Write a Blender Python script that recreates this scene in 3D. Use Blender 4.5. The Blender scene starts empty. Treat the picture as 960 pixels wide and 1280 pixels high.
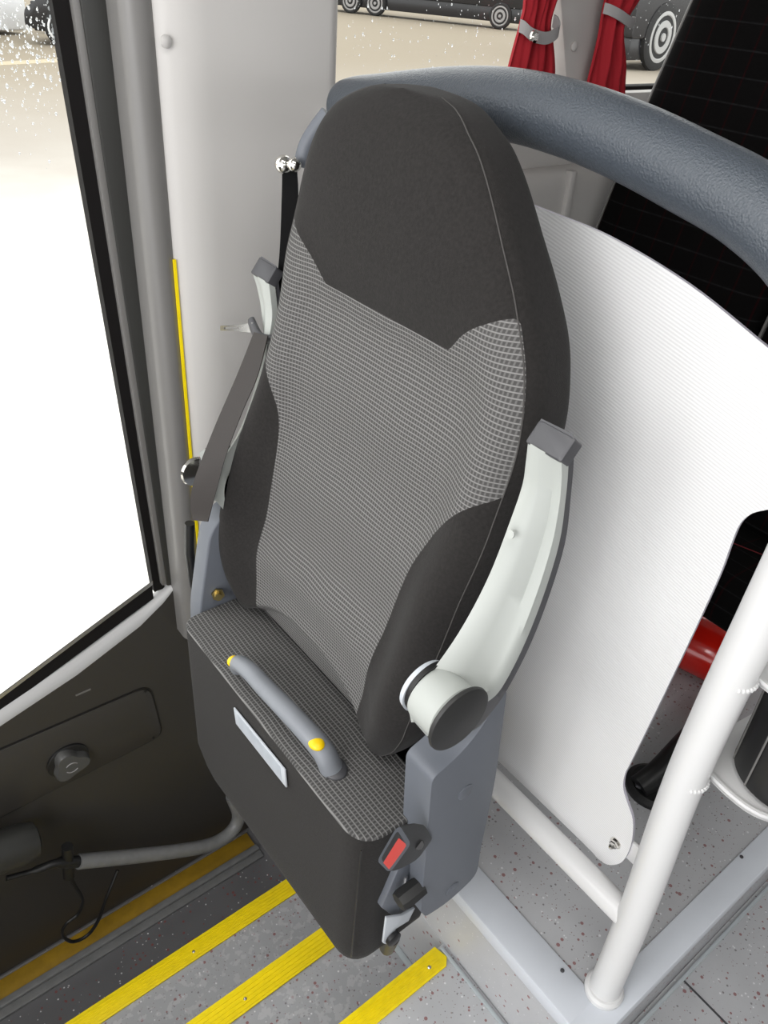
import bpy, bmesh, math, random
import numpy as np
from mathutils import Vector, Matrix
random.seed(7)
PI = math.pi
C = bpy.context.scene.collection
# ---------------------------------------------------------------- camera
RM = np.array([[0.78697786, -0.30888261, 0.53409492], [-0.61315364, -0.48781987, 0.62134885], [0.06861826, -0.81647003, -0.57329593]])
CAM = np.array([-0.37254186, -0.42530872, 0.90918044]); FP = 985.
def at(px, py, **k):
    """point on an axis plane seen at a pixel of the 960x1280 photograph"""
    (a, v), = k.items(); i = 'xyz'.index(a)
    r = RM @ np.array([px-480, py-640, FP])
    return Vector(CAM + r*((v-CAM[i])/r[i]))
cd = bpy.data.cameras.new('camera'); cam = bpy.data.objects.new('camera', cd); C.objects.link(cam)
cam.matrix_world = Matrix(((RM[0][0], -RM[0][1], -RM[0][2], CAM[0]), (RM[1][0], -RM[1][1], -RM[1][2], CAM[1]), (RM[2][0], -RM[2][1], -RM[2][2], CAM[2]), (0, 0, 0, 1)))
cd.sensor_fit = 'VERTICAL'; cd.sensor_height = 32; cd.lens = FP/1280*32; cd.clip_start = .01; cd.clip_end = 200
bpy.context.scene.camera = cam
# ---------------------------------------------------------------- materials
def lin(c): return tuple(((x/255)/12.92 if x/255 <= .04045 else ((x/255+.055)/1.055)**2.4) for x in c)
def newmat(name):
    m = bpy.data.materials.new(name); m.use_nodes = True
    return m, m.node_tree, m.node_tree.nodes['Principled BSDF']
def N(t, ty, **k):
    n = t.nodes.new(ty)
    for a, b in k.items(): setattr(n, a, b)
    return n
def mathn(t, op, a, b=None, c=None):
    n = N(t, 'ShaderNodeMath', operation=op)
    for i, v in enumerate((a, b, c)):
        if v is None: continue
        if isinstance(v, (int, float)): n.inputs[i].default_value = v
        else: t.links.new(v, n.inputs[i])
    return n.outputs[0]
def mixc(t, f, a, b):
    n = N(t, 'ShaderNodeMix', data_type='RGBA')
    for k, v in ((0, f), (6, a), (7, b)):
        if isinstance(v, (int, float)): n.inputs[k].default_value = v
        elif isinstance(v, tuple): n.inputs[k].default_value = (*v[:3], 1)
        else: t.links.new(v, n.inputs[k])
    return n.outputs[2]
def bump(t, b, h, s, d):
    n = N(t, 'ShaderNodeBump'); n.inputs['Strength'].default_value = s; n.inputs['Distance'].default_value = d
    t.links.new(h, n.inputs['Height']); t.links.new(n.outputs[0], b.inputs['Normal'])
def plain(name, col, rough=.5, metal=0., nscale=0, nstr=.3, ndist=.001, var=.0, vscale=8, coat=0, spec=.5):
    m, t, b = newmat(name)
    b.inputs['Base Color'].default_value = (*col, 1); b.inputs['Roughness'].default_value = rough; b.inputs['Metallic'].default_value = metal
    b.inputs['Coat Weight'].default_value = coat; b.inputs['Specular IOR Level'].default_value = spec
    tc = N(t, 'ShaderNodeTexCoord')
    if nscale:
        nz = N(t, 'ShaderNodeTexNoise'); nz.inputs['Scale'].default_value = nscale; nz.inputs['Detail'].default_value = 3
        t.links.new(tc.outputs['Object'], nz.inputs['Vector']); bump(t, b, nz.outputs[0], nstr, ndist)
    if var:
        nz = N(t, 'ShaderNodeTexNoise'); nz.inputs['Scale'].default_value = vscale; nz.inputs['Detail'].default_value = 5
        t.links.new(tc.outputs['Object'], nz.inputs['Vector'])
        t.links.new(mixc(t, nz.outputs[0], tuple(c*(1-var) for c in col), tuple(c*(1+var) for c in col)), b.inputs['Base Color'])
    return m
def fabric(name, col, pitch=.0011):
    m, t, b = newmat(name); b.inputs['Roughness'].default_value = .95
    b.inputs['Sheen Weight'].default_value = .06; b.inputs['Specular IOR Level'].default_value = .15
    tc = N(t, 'ShaderNodeTexCoord')
    v = N(t, 'ShaderNodeTexVoronoi'); v.inputs['Scale'].default_value = 1/pitch
    n2 = N(t, 'ShaderNodeTexNoise'); n2.inputs['Scale'].default_value = 260; n2.inputs['Detail'].default_value = 4
    t.links.new(tc.outputs['Object'], v.inputs['Vector']); t.links.new(tc.outputs['Object'], n2.inputs['Vector'])
    f = mathn(t, 'MULTIPLY', n2.outputs[0], 1.)
    t.links.new(mixc(t, f, tuple(c*.55 for c in col), tuple(c*1.5 for c in col)), b.inputs['Base Color'])
    bump(t, b, v.outputs[0], .4, .0006)
    return m
def knit(name, prow=.0056, pcol=.0046, dark=.062, light=.215):
    """grey knit: strong light rows, weaker columns between, dark cells"""
    m, t, b = newmat(name); b.inputs['Roughness'].default_value = .9; b.inputs['Specular IOR Level'].default_value = .2
    uv = N(t, 'ShaderNodeTexCoord'); nz = N(t, 'ShaderNodeTexNoise'); nz.inputs['Scale'].default_value = 9; nz.inputs['Detail'].default_value = 1
    t.links.new(uv.outputs['UV'], nz.inputs['Vector'])
    s = N(t, 'ShaderNodeSeparateXYZ'); t.links.new(uv.outputs['UV'], s.inputs[0])
    wob = mathn(t, 'MULTIPLY', mathn(t, 'SUBTRACT', nz.outputs[0], .5), .010)
    v = mathn(t, 'DIVIDE', mathn(t, 'ADD', s.outputs[1], wob), prow); u = mathn(t, 'DIVIDE', s.outputs[0], pcol)
    odd = mathn(t, 'MULTIPLY', mathn(t, 'MODULO', mathn(t, 'FLOOR', v), 2.), .5)
    dv = mathn(t, 'ABSOLUTE', mathn(t, 'SUBTRACT', mathn(t, 'FRACT', v), .5))
    du = mathn(t, 'ABSOLUTE', mathn(t, 'SUBTRACT', mathn(t, 'FRACT', u), .5))
    def ss(x, a, c):
        r = N(t, 'ShaderNodeMapRange', interpolation_type='SMOOTHSTEP'); t.links.new(x, r.inputs[0]); r.inputs[1].default_value = a; r.inputs[2].default_value = c
        return r.outputs[0]
    row = ss(dv, .28, .46); col = mathn(t, 'MULTIPLY', ss(du, .2, .42), .42)
    h = mathn(t, 'MAXIMUM', row, col)
    t.links.new(mixc(t, h, (dark, dark*.97, dark*.96), (light, light*.985, light*.965)), b.inputs['Base Color'])
    bump(t, b, h, .6, .0012)
    return m
def speckled(name, base, dirt=0.):
    m, t, b = newmat(name); b.inputs['Roughness'].default_value = .42
    tc = N(t, 'ShaderNodeTexCoord'); col = base
    nz = N(t, 'ShaderNodeTexNoise'); nz.inputs['Scale'].default_value = 7; nz.inputs['Detail'].default_value = 6
    t.links.new(tc.outputs['Object'], nz.inputs['Vector'])
    col = mixc(t, nz.outputs[0], tuple(c*.8 for c in base), tuple(c*1.2 for c in base))
    for sc, th, cc, off in ((80, .24, (.22, .045, .04), 0), (110, .2, (.14, .12, .12), 3), (100, .17, (.75, .75, .76), 7), (190, .2, (.2, .12, .11), 11)):
        mp = N(t, 'ShaderNodeMapping'); mp.inputs['Location'].default_value = (off, off*.7, off*.3); t.links.new(tc.outputs['Object'], mp.inputs[0])
        v = N(t, 'ShaderNodeTexVoronoi'); v.inputs['Scale'].default_value = sc; t.links.new(mp.outputs[0], v.inputs['Vector'])
        w = N(t, 'ShaderNodeSeparateColor'); t.links.new(v.outputs['Color'], w.inputs[0])
        sz = mathn(t, 'MULTIPLY', mathn(t, 'SUBTRACT', w.outputs[0], .35), th*1.9)
        f = mathn(t, 'MULTIPLY', mathn(t, 'LESS_THAN', v.outputs['Distance'], sz), .75)
        col = mixc(t, f, col, cc)
    if dirt:
        n3 = N(t, 'ShaderNodeTexNoise'); n3.inputs['Scale'].default_value = 60; n3.inputs['Detail'].default_value = 6
        t.links.new(tc.outputs['Object'], n3.inputs['Vector'])
        f = mathn(t, 'MULTIPLY', mathn(t, 'GREATER_THAN', n3.outputs[0], .56), dirt)
        col = mixc(t, f, col, (.5, .5, .51))
    t.links.new(col, b.inputs['Base Color'])
    bump(t, b, nz.outputs[0], .05, .001)
    return m
M = {}
M['dark'] = fabric('charcoal_fabric', (.0195, .0181, .0175))
M['piping'] = plain('piping', (.055, .052, .05), .9)
M['knit'] = knit('grey_knit')
M['knit2'] = knit('grey_knit_seat', .0066, .0052, .055, .20)
M['shell'] = plain('bluegrey_plastic', (.115, .126, .148), .5, nscale=900, nstr=.15, ndist=.0004)
M['arm'] = plain('light_grey_plastic', (.40, .42, .40), .42, nscale=700, nstr=.08, ndist=.0004)
M['armdark'] = plain('grey_plastic_dark', (.06, .06, .066), .45)
M['black'] = plain('black_plastic', (.009, .009, .0095), .42)
M['disk'] = plain('disk_plastic', (.018, .018, .018), .5, nscale=900, nstr=.2, ndist=.0003)
M['handle'] = plain('handle_grey', (.20, .213, .235), .4, var=.12, vscale=30)
M['yellowcap'] = plain('yellow_cap', (.85, .57, .0), .4)
M['yellow'] = plain('yellow_paint', (.95, .73, .0), .5, nscale=120, nstr=.3, ndist=.0008, var=.12, vscale=60)
M['amber'] = plain('worn_shaded_yellow', (.28, .165, .006), .6, nscale=120, nstr=.3, var=.35, vscale=40)  # strip yellow darkened to amber: shade at the door bottom put into the colour
M['red'] = plain('buckle_red', (.85, .06, .04), .35)
M['metal'] = plain('bright_metal', (.62, .62, .63), .25, metal=1)
M['chrome'] = plain('chrome', (.8, .78, .74), .12, metal=1)
M['label'] = plain('label_plate', (.50, .53, .57), .4)
M['label2'] = plain('label_inset', (.42, .45, .49), .4, var=.15, vscale=60)
M['belt'] = plain('belt_webbing', (.028, .023, .021), .6, nscale=500, nstr=.3, ndist=.0004)
M['beltb'] = plain('belt_webbing_black', (.006, .006, .0065), .8, spec=.12)
M['tube'] = plain('white_paint', (.70, .70, .70), .3, nscale=40, nstr=.03)
M['pad'] = plain('rail_leather', (.060, .071, .086), .31, nscale=420, nstr=.7, ndist=.002)
M['angle'] = plain('grey_aluminium_paint', (.60, .63, .68), .38, var=.05, vscale=20)
M['wall'] = plain('wall_laminate', (.52, .505, .49), .45, nscale=12, nstr=.03)
M['wall2'] = plain('wall_lower', (.48, .465, .45), .5)
M['doorp'] = plain('door_plastic', (.038, .035, .031), .4, nscale=500, nstr=.12, ndist=.0004)
M['sillp'] = plain('door_sill_plastic', (.42, .42, .42), .4, nscale=500, nstr=.1, ndist=.0004)
M['rubber'] = plain('rubber', (.006, .005, .005), .7, spec=.2)
M['jamb'] = plain('jamb_seal', (.17, .165, .16), .35)
M['frame'] = plain('frame_grey', (.028, .028, .026), .45)
M['frameedge'] = plain('frame_edge', (.16, .155, .15), .3)
M['gtube'] = plain('worn_grey_tube', (.17, .172, .172), .35, nscale=60, nstr=.2, ndist=.001, var=.25, vscale=50)
M['floor'] = speckled('speckled_vinyl', (.46, .465, .48))
M['tread'] = speckled('speckled_vinyl_dirty', (.36, .365, .38), .5)
M['treadlow'] = speckled('speckled_vinyl_shaded', (.13, .13, .135))  # same vinyl in a darker copy, stairwell shade put into the colour
M['joint'] = plain('joint_strip', (.42, .46, .48), .4)
M['redcurt'] = plain('red_curtain', (.32, .005, .013), .85, nscale=400, nstr=.3, ndist=.0006)
M['tieback'] = plain('grey_tieback', (.30, .29, .29), .75)
M['ext'] = plain('extinguisher_red', (.58, .012, .006), .18, coat=.5)
M['deck'] = plain('roof_grey', (.26, .26, .255), .7)
# passenger seat cloth: black with sparse grey and dark red grid lines
def gridcloth():
    m, t, b = newmat('black_check_cloth'); b.inputs['Roughness'].default_value = .95; b.inputs['Specular IOR Level'].default_value = .1
    uv = N(t, 'ShaderNodeTexCoord'); s = N(t, 'ShaderNodeSeparateXYZ'); t.links.new(uv.outputs['UV'], s.inputs[0])
    def line(x, p, w):
        d = mathn(t, 'ABSOLUTE', mathn(t, 'SUBTRACT', mathn(t, 'FRACT', mathn(t, 'DIVIDE', x, p)), .5)); return mathn(t, 'LESS_THAN', d, w/p/2)
    nz = N(t, 'ShaderNodeTexNoise'); nz.inputs['Scale'].default_value = 90; t.links.new(uv.outputs['UV'], nz.inputs['Vector'])
    c = mixc(t, mathn(t, 'MULTIPLY', line(s.outputs[0], .052, .0035), .8), (.0022, .002, .002), (.012, .001, .0015))
    c = mixc(t, mathn(t, 'MULTIPLY', line(s.outputs[1], .044, .0028), mathn(t, 'MULTIPLY', nz.outputs[0], 1.2)), c, (.014, .014, .015))
    t.links.new(c, b.inputs['Base Color'])
    return m
M['check'] = gridcloth()
# white ribbed panel
m, t, b = newmat('ribbed_white_laminate'); b.inputs['Base Color'].default_value = (.8, .8, .8, 1); b.inputs['Roughness'].default_value = .5
tc = N(t, 'ShaderNodeTexCoord'); s = N(t, 'ShaderNodeSeparateXYZ'); t.links.new(tc.outputs['Object'], s.inputs[0])
w = mathn(t, 'SINE', mathn(t, 'MULTIPLY', mathn(t, 'ADD', s.outputs[2], mathn(t, 'MULTIPLY', s.outputs[1], -.22)), 2*PI/.0042))
bump(t, b, w, .22, .0006)
t.links.new(mixc(t, mathn(t, 'MULTIPLY_ADD', w, .5, .5), (.72, .72, .725), (.82, .82, .82)), b.inputs['Base Color'])
M['panel'] = m
M['paneledge'] = plain('panel_edge', (.5, .48, .55), .5)
# glass
m, t, b = newmat('window_glass'); t.nodes.remove(b)
tr = N(t, 'ShaderNodeBsdfTransparent'); tr.inputs[0].default_value = (.96, .97, .96, 1); gl = N(t, 'ShaderNodeBsdfGlossy'); gl.inputs['Roughness'].default_value = .02
fr = N(t, 'ShaderNodeFresnel'); fr.inputs[0].default_value = 1.3; ge = N(t, 'ShaderNodeNewGeometry'); mx = N(t, 'ShaderNodeMixShader')
t.links.new(mathn(t, 'MULTIPLY', mathn(t, 'MULTIPLY', fr.outputs[0], .6), mathn(t, 'SUBTRACT', 1., ge.outputs['Backfacing'])), mx.inputs[0]); t.links.new(tr.outputs[0], mx.inputs[1]); t.links.new(gl.outputs[0], mx.inputs[2]); t.links.new(mx.outputs[0], t.nodes['Material Output'].inputs[0])
M['glass'] = m
m, t, b = newmat('water_drop'); b.inputs['Base Color'].default_value = (.95, .97, 1, 1); b.inputs['Roughness'].default_value = .08; b.inputs['Transmission Weight'].default_value = .7; b.inputs['IOR'].default_value = 1.33
M['drop'] = m
# wet yard: pale next to the bus, brown wet sand further out
m, t, b = newmat('wet_yard'); b.inputs['Roughness'].default_value = .9; b.inputs['Specular IOR Level'].default_value = .08
tc = N(t, 'ShaderNodeTexCoord'); s = N(t, 'ShaderNodeSeparateXYZ'); t.links.new(tc.outputs['Object'], s.inputs[0])
nz = N(t, 'ShaderNodeTexNoise'); nz.inputs['Scale'].default_value = .9; nz.inputs['Detail'].default_value = 6; t.links.new(tc.outputs['Object'], nz.inputs['Vector'])
dd = mathn(t, 'ADD', s.outputs[1], mathn(t, 'MULTIPLY', nz.outputs[0], 1.5))
r1 = N(t, 'ShaderNodeMapRange', interpolation_type='SMOOTHSTEP'); t.links.new(dd, r1.inputs[0]); r1.inputs[1].default_value = 5.5; r1.inputs[2].default_value = 13
r2 = N(t, 'ShaderNodeMapRange', interpolation_type='SMOOTHSTEP'); t.links.new(dd, r2.inputs[0]); r2.inputs[1].default_value = 9; r2.inputs[2].default_value = 22
c = mixc(t, r1.outputs[0], (.80, .79, .76), (.40, .375, .345)); c = mixc(t, r2.outputs[0], c, (.27, .235, .18))
c = mixc(t, mathn(t, 'MULTIPLY', nz.outputs[0], .35), c, (.30, .26, .22))
t.links.new(c, b.inputs['Base Color']); M['yard'] = m
M['carblack'] = plain('car_dark', (.02, .02, .023), .25)
M['wheelrim'] = plain('wheel_rim', (.36, .36, .36), .6)
M['carwhite'] = plain('car_white', (.75, .76, .78), .3)
M['tyre'] = plain('tyre', (.015, .015, .016), .8)
# ---------------------------------------------------------------- mesh helpers
def tag(o, label=None, cat=None, group=None, kind=None):
    for k, v in (('label', label), ('category', cat), ('group', group), ('kind', kind)):
        if v: o[k] = v
    return o
def thing(name, label, cat, loc=(0, 0, 0), group=None):
    o = bpy.data.objects.new(name, None); C.objects.link(o); o.location = loc; o.empty_display_size = .05
    bpy.context.view_layer.update()
    return tag(o, label, cat, group)
def link(name, bm, mat, parent=None, smooth=True, angle=35):
    bmesh.ops.recalc_face_normals(bm, faces=bm.faces[:])
    me = bpy.data.meshes.new(name); bm.to_mesh(me); bm.free()
    for p in me.polygons: p.use_smooth = smooth
    if smooth and angle:
        try: me.set_sharp_from_angle(angle=math.radians(angle))
        except Exception: pass
    o = bpy.data.objects.new(name, me); me.materials.append(M[mat] if isinstance(mat, str) else mat); C.objects.link(o)
    if parent:
        o.parent = parent
        # objects are modelled in world coordinates: undo every ancestor offset
        p = parent; off = Vector((0, 0, 0))
        while p: off += p.location; p = p.parent
        o.location = -off
    return o
def bevel(bm, w, seg=2):
    if w > 0:
        bmesh.ops.remove_doubles(bm, verts=bm.verts[:], dist=1e-6)
        es = [e for e in bm.edges if len(e.link_faces) == 2 and e.calc_face_angle(0) > .5]
        bmesh.ops.bevel(bm, geom=es, offset=w, segments=seg, affect='EDGES', profile=.5, clamp_overlap=True)
def box(a, b, bw=0, seg=2, bm=None):
    bm2 = bmesh.new(); bmesh.ops.create_cube(bm2, size=1)
    for v in bm2.verts: v.co = Vector(((a[i]+b[i])/2 + v.co[i]*(b[i]-a[i]) for i in range(3)))
    bevel(bm2, bw, seg)
    return merge(bm, bm2)
def merge(bm, bm2):
    if bm is None: return bm2
    me = bpy.data.meshes.new('t'); bm2.to_mesh(me); bm2.free(); bm.from_mesh(me); bpy.data.meshes.remove(me); return bm
def prism(pts, axis, a, b, bw=0, seg=2, bm=None):
    """polygon pts (two coords) extruded along axis from a to b"""
    bm2 = bmesh.new(); i = 'xyz'.index(axis)
    def mk(p, v): l = list(p); l.insert(i, v); return Vector(l)
    va = [bm2.verts.new(mk(p, a)) for p in pts]; vb = [bm2.verts.new(mk(p, b)) for p in pts]; n = len(pts)
    bm2.faces.new(va); bm2.faces.new(vb[::-1])
    for k in range(n): bm2.faces.new((va[k], vb[k], vb[(k+1) % n], va[(k+1) % n]))
    bmesh.ops.recalc_face_normals(bm2, faces=bm2.faces[:])
    bevel(bm2, bw, seg)
    return merge(bm, bm2)
def roundpoly(pts, r, n=5):
    out = []; L = len(pts); pts = [Vector(p) for p in pts]
    rr = r if isinstance(r, (list, tuple)) else [r]*L
    for i in range(L):
        p, a, b = pts[i], pts[i-1], pts[(i+1) % L]
        da, db = (a-p), (b-p); d = min(rr[i], da.length*.49, db.length*.49)
        if d <= 0: out.append(tuple(p)); continue
        A = p+da.normalized()*d; B = p+db.normalized()*d
        for k in range(n+1):
            t = k/n; out.append(tuple(A*(1-t)**2+p*2*t*(1-t)+B*t*t))
    return out
def cr(pts, n=8):
    """catmull-rom through points"""
    P = [Vector(p) for p in pts]; P = [P[0]*2-P[1]]+P+[P[-1]*2-P[-2]]; out = []
    for i in range(1, len(P)-2):
        for k in range(n):
            t = k/n; a, b, c, d = P[i-1:i+3]
            out.append(.5*((2*b)+(c-a)*t+(2*a-5*b+4*c-d)*t*t+(3*b-a-3*c+d)*t**3))
    out.append(P[-2]); return out
def tube(path, r, n=20, bm=None, sx=1., up=None):
    """swept tube with closed ends; r number or list"""
    bm2 = bmesh.new(); path = [Vector(p) for p in path]; L = len(path); rr = r if isinstance(r, (list, tuple)) else [r]*L
    T = [(path[min(i+1, L-1)]-path[max(i-1, 0)]).normalized() for i in range(L)]
    u = Vector(up) if up else Vector((0, 0, 1))
    if abs(u.dot(T[0])) > .95: u = Vector((1, 0, 0))
    rings = []
    for i in range(L):
        u = (u-T[i]*u.dot(T[i])).normalized(); w = T[i].cross(u)
        rings.append([bm2.verts.new(path[i]+(u*math.cos(2*PI*k/n)+w*math.sin(2*PI*k/n)*sx)*rr[i]) for k in range(n)])
    for i in range(L-1):
        for k in range(n): bm2.faces.new((rings[i][k], rings[i][(k+1) % n], rings[i+1][(k+1) % n], rings[i+1][k]))
    bm2.faces.new(rings[0][::-1]); bm2.faces.new(rings[-1])
    return merge(bm, bm2)
def loft(rings, bm=None, cap=True, closed=True):
    bm2 = bmesh.new(); R = [[bm2.verts.new(p) for p in r] for r in rings]; n = len(R[0])
    for i in range(len(R)-1):
        for k in range(n if closed else n-1): bm2.faces.new((R[i][k], R[i][(k+1) % n], R[i+1][(k+1) % n], R[i+1][k]))
    if cap and closed: bm2.faces.new(R[0][::-1]); bm2.faces.new(R[-1])
    return merge(bm, bm2)
def lathe(prof, c, axis, n=32, bm=None):
    """profile (r, h) turned about axis vector through c"""
    ax = Vector(axis).normalized(); u = ax.orthogonal().normalized(); w = ax.cross(u); c = Vector(c)
    return loft([[c+ax*h+(u*math.cos(2*PI*k/n)+w*math.sin(2*PI*k/n))*max(r, 1e-5) for k in range(n)] for r, h in prof], bm)
def ball(c, r, bm=None, sc=(1, 1, 1), sub=3):
    bm2 = bmesh.new(); bmesh.ops.create_icosphere(bm2, subdivisions=sub, radius=r)
    for v in bm2.verts: v.co = Vector((v.co[i]*sc[i]+c[i] for i in range(3)))
    return merge(bm, bm2)
def ribbon(path, widths, th=.0012, bm=None):
    """strap: path of points, widths = vectors across the strap"""
    path = [Vector(p) for p in path]; W = [Vector(w) for w in widths]; rings = []
    for i, p in enumerate(path):
        T = (path[min(i+1, len(path)-1)]-path[max(i-1, 0)]).normalized(); n = T.cross(W[i]).normalized()*th/2
        rings.append([p-W[i]/2-n, p+W[i]/2-n, p+W[i]/2+n, p-W[i]/2+n])
    return loft(rings, bm)
def uvs(o, f):
    me = o.data; l = me.uv_layers.new(name='UVMap')
    for lp in me.loops: l.data[lp.index].uv = f(me.vertices[lp.vertex_index].co)
def interp(tab, z):
    xs = [p[0] for p in tab]; ys = [p[1] for p in tab]
    if z <= xs[0]: return ys[0]
    if z >= xs[-1]: return ys[-1]
    i = max(k for k in range(len(xs)) if xs[k] <= z); i = min(i, len(xs)-2)
    h = xs[i+1]-xs[i]; t = (z-xs[i])/h
    def sl(k):
        if k == 0 or k == len(xs)-1: return 0 if k == 0 else (ys[-1]-ys[-2])/(xs[-1]-xs[-2])
        a = (ys[k]-ys[k-1])/(xs[k]-xs[k-1]); b_ = (ys[k+1]-ys[k])/(xs[k+1]-xs[k])
        return 0 if a*b_ <= 0 else 2*a*b_/(a+b_)
    m0, m1 = sl(i)*h, sl(i+1)*h
    return (2*t**3-3*t*t+1)*ys[i]+(t**3-2*t*t+t)*m0+(-2*t**3+3*t*t)*ys[i+1]+(t**3-t*t)*m1
def struct(name, bm, mat, **k): return tag(link(name, bm, mat, **k), kind='structure')
ZF, ZP = -.64, -.44            # vehicle floor, raised platform
T1, T2, T3 = -.84, -1.0, -1.12 # step treads
YD = .76                       # door inner plane
# ================================================================ SETTING
bm = box((-1.6, -1.7, ZF-.04), (.275, .045, ZF)); box((.275, -1.7, ZF-.04), (3.4, -.265, ZF), bm=bm)
struct('floor', bm, 'floor')
struct('floor_platform', box((.2765, -.264, ZF-.02), (3.4, .77, ZP)), 'floor')
struct('floor_upper_tread', box((-1.6, .045, T1-.04), (.275, .285, T1)), 'tread')
struct('floor_middle_tread', box((-1.6, .285, T2-.04), (.275, .50, T2)), 'tread')
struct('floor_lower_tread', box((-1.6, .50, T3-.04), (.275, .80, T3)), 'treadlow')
bm = box((-1.6, .0445, T1-.04), (.275, .0455, ZF-.002)); box((-1.6, .2845, T2-.04), (.275, .2855, T1-.002), bm=bm); box((-1.6, .4995, T3-.04), (.275, .5005, T2-.002), bm=bm)
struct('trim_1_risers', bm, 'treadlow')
struct('wall_left_lower', box((.276, .68, ZP), (.42, .80, -.27)), 'wall2')
struct('wall_stairwell', box((.2755, .0, -1.3), (.29, .77, ZF+.0)), 'floor')
# grey angle edging of the platform
bm = box((.2685, -.272, ZP-.03), (.335, .66, ZP+.004), .003); box((.2685, -.272, ZP-.03), (3.4, -.225, ZP+.0042), .003, bm=bm)
struct('trim_2_platform_edging', bm, 'angle')
bm = box((.262, -.262, ZF), (.2685, .04, ZF+.005), .001); box((.27, -.279, ZF), (3.4, -.272, ZF+.005), .001, bm=bm)
struct('trim_3_cove_joint', bm, 'joint')
struct('trim_4_stair_joint', box((.262, .0465, T1), (.275, .28, T1+.004), .001), 'joint')
struct('trim_5_floor_joint', box((.60, -.9, ZF), (.604, -.279, ZF+.0006)), 'armdark')
# dots: screws in edging
for k, (px, py) in enumerate([(703, 1213), (779, 1218), (927, 1071)]):
    p = at(px, py, z=ZP+.005)
    tag(link('edging_screw', lathe([(.0035, -.001), (.0035, .0006), (.002, .0012), (0, .0012)], p, (0, 0, 1), 12), 'armdark'),
        ['small dark screw in the grey floor edging left of the white post', 'small dark screw in the grey floor edging just right of the post foot', 'small dark screw in the grey floor edging under the black bin'][k], 'screw', 'screws in the grey floor edging')
# yellow step nosings
def nosing(x1, y0, y1, z, label, mat='yellow', dots=()):
    t_ = thing('step_nosing', label, 'step edge strip', (0, (y0+y1)/2, z), 'yellow strips on the step edges')
    bm = prism([(-1.6, y0), (x1-.012, y0), (x1, y0+.012), (x1-.006, y1), (-1.6, y1)], 'z', z+.0006, z+.005, .001)
    box((-1.6, y1-.002, z-.02), (x1-.006, y1+.003, z+.005), .001, bm=bm)
    for k in range(5):
        y = y0+(y1-y0)*(k+.7)/5.6
        box((-1.6, y-.0012, z+.0045), (x1-.016, y+.0012, z+.0062), .0004, bm=bm)
    link('grip_strip', bm, mat, t_)
    for x in dots: link('rivet', lathe([(.0035, 0), (.0035, .0015), (.002, .0028), (0, .003)], (x, y0+(y1-y0)*.45, z+.005), (0, 0, 1), 14), 'metal', t_)
nosing(.262, .009, .046, ZF, 'bright yellow step edge strip nearest the grey platform edging, ending below the seat buckle', dots=(.222,))
nosing(.26, .238, .286, T1, 'bright yellow step edge strip in the middle, passing under the front of the folded seat', dots=(-.045,))
nosing(.26, .462, .503, T2, 'bright yellow step edge strip next to the grey door threshold rail', dots=(-.06,))
t_ = thing('door_sill_strip', 'worn yellow strip, shade-darkened to amber, along the dark door bottom', 'step edge strip', (0, .72, T3), 'yellow strips on the step edges')
link('grip_strip', box((-1.6, .695, T3+.001), (.225, .742, T3+.008), .001), 'amber', t_)
link('edge_trim', box((-1.6, .742, T3+.001), (.228, .747, T3+.011), .001), 'frameedge', t_)
bm = box((-1.6, .676, T3), (.228, .694, T3+.016), .003); box((-1.6, .655, T3), (.228, .676, T3+.009), .002, bm=bm)
tag(link('threshold_rail', bm, 'gtube'), 'grey metal threshold rail beside the amber strip at the door', 'rail')
# ---- wall beside the door (rounded upright), rear side wall with windows
pts = [(.132, .80), (.130, .715), (.136, .700), (.150, .690), (.176, .6805), (.20, .68), (.395, .68), (.408, .682), (.416, .69), (.42, .705), (.42, .80)]
struct('wall_left', prism(pts, 'z', -.27, 1.5), 'wall', angle=60)
tag(link('screw_cap', lathe([(.008, -.002), (.008, .001), (.005, .003), (0, .0035)], at(208, 52, y=.6855), (.1, -1, 0), 20), 'wall'), 'round pale cap on the wall panel beside the door frame', 'cap')
tag(link('edge_strip', box((.1315, .6965, -.4), (.1355, .701, .515)), 'yellow'), 'thin yellow strip on the pale wall edge beside the door', 'strip')
YW = .78
bm = box((.42, YW, -.44), (3.4, YW+.03, .70)); box((.42, YW, 1.30), (3.4, YW+.03, 1.5), bm=bm)
pl, pr = at(690, 0, y=YW), at(760, 0, y=YW); pl2, pr2 = at(697, 88, y=YW), at(736, 98, y=YW)
struct('wall_left_rear', bm, 'wall2')
pw = [(pl.x, pl.z), (pr.x, pr.z), (pr2.x, pr2.z), (pl2.x, pl2.z)]
def ext(a, b, z): s_ = (z-a.z)/(b.z-a.z); return (a.x+(b.x-a.x)*s_, z)
pts = [ext(pl, pl2, 1.3), ext(pr, pr2, 1.3), ext(pr, pr2, .70), ext(pl, pl2, .70)]
o = struct('trim_6_window_pillar', prism(pts, 'y', YW-.022, YW+.03, .006), 'wall2')
link('screw_cap', lathe([(.009, -.002), (.009, .001), (.006, .003), (0, .0035)], at(718, 58, y=YW-.024), (0, -1, 0), 20), 'wall2', o)
bm = box((.42, YW-.03, .685), (3.4, YW+.0, .71), .006); struct('trim_7_window_ledge', bm, 'wall', angle=40)
struct('trim_8_window_seal', box((.42, YW+.0, .695), (3.4, YW+.03, .717), .003), 'rubber')
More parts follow.
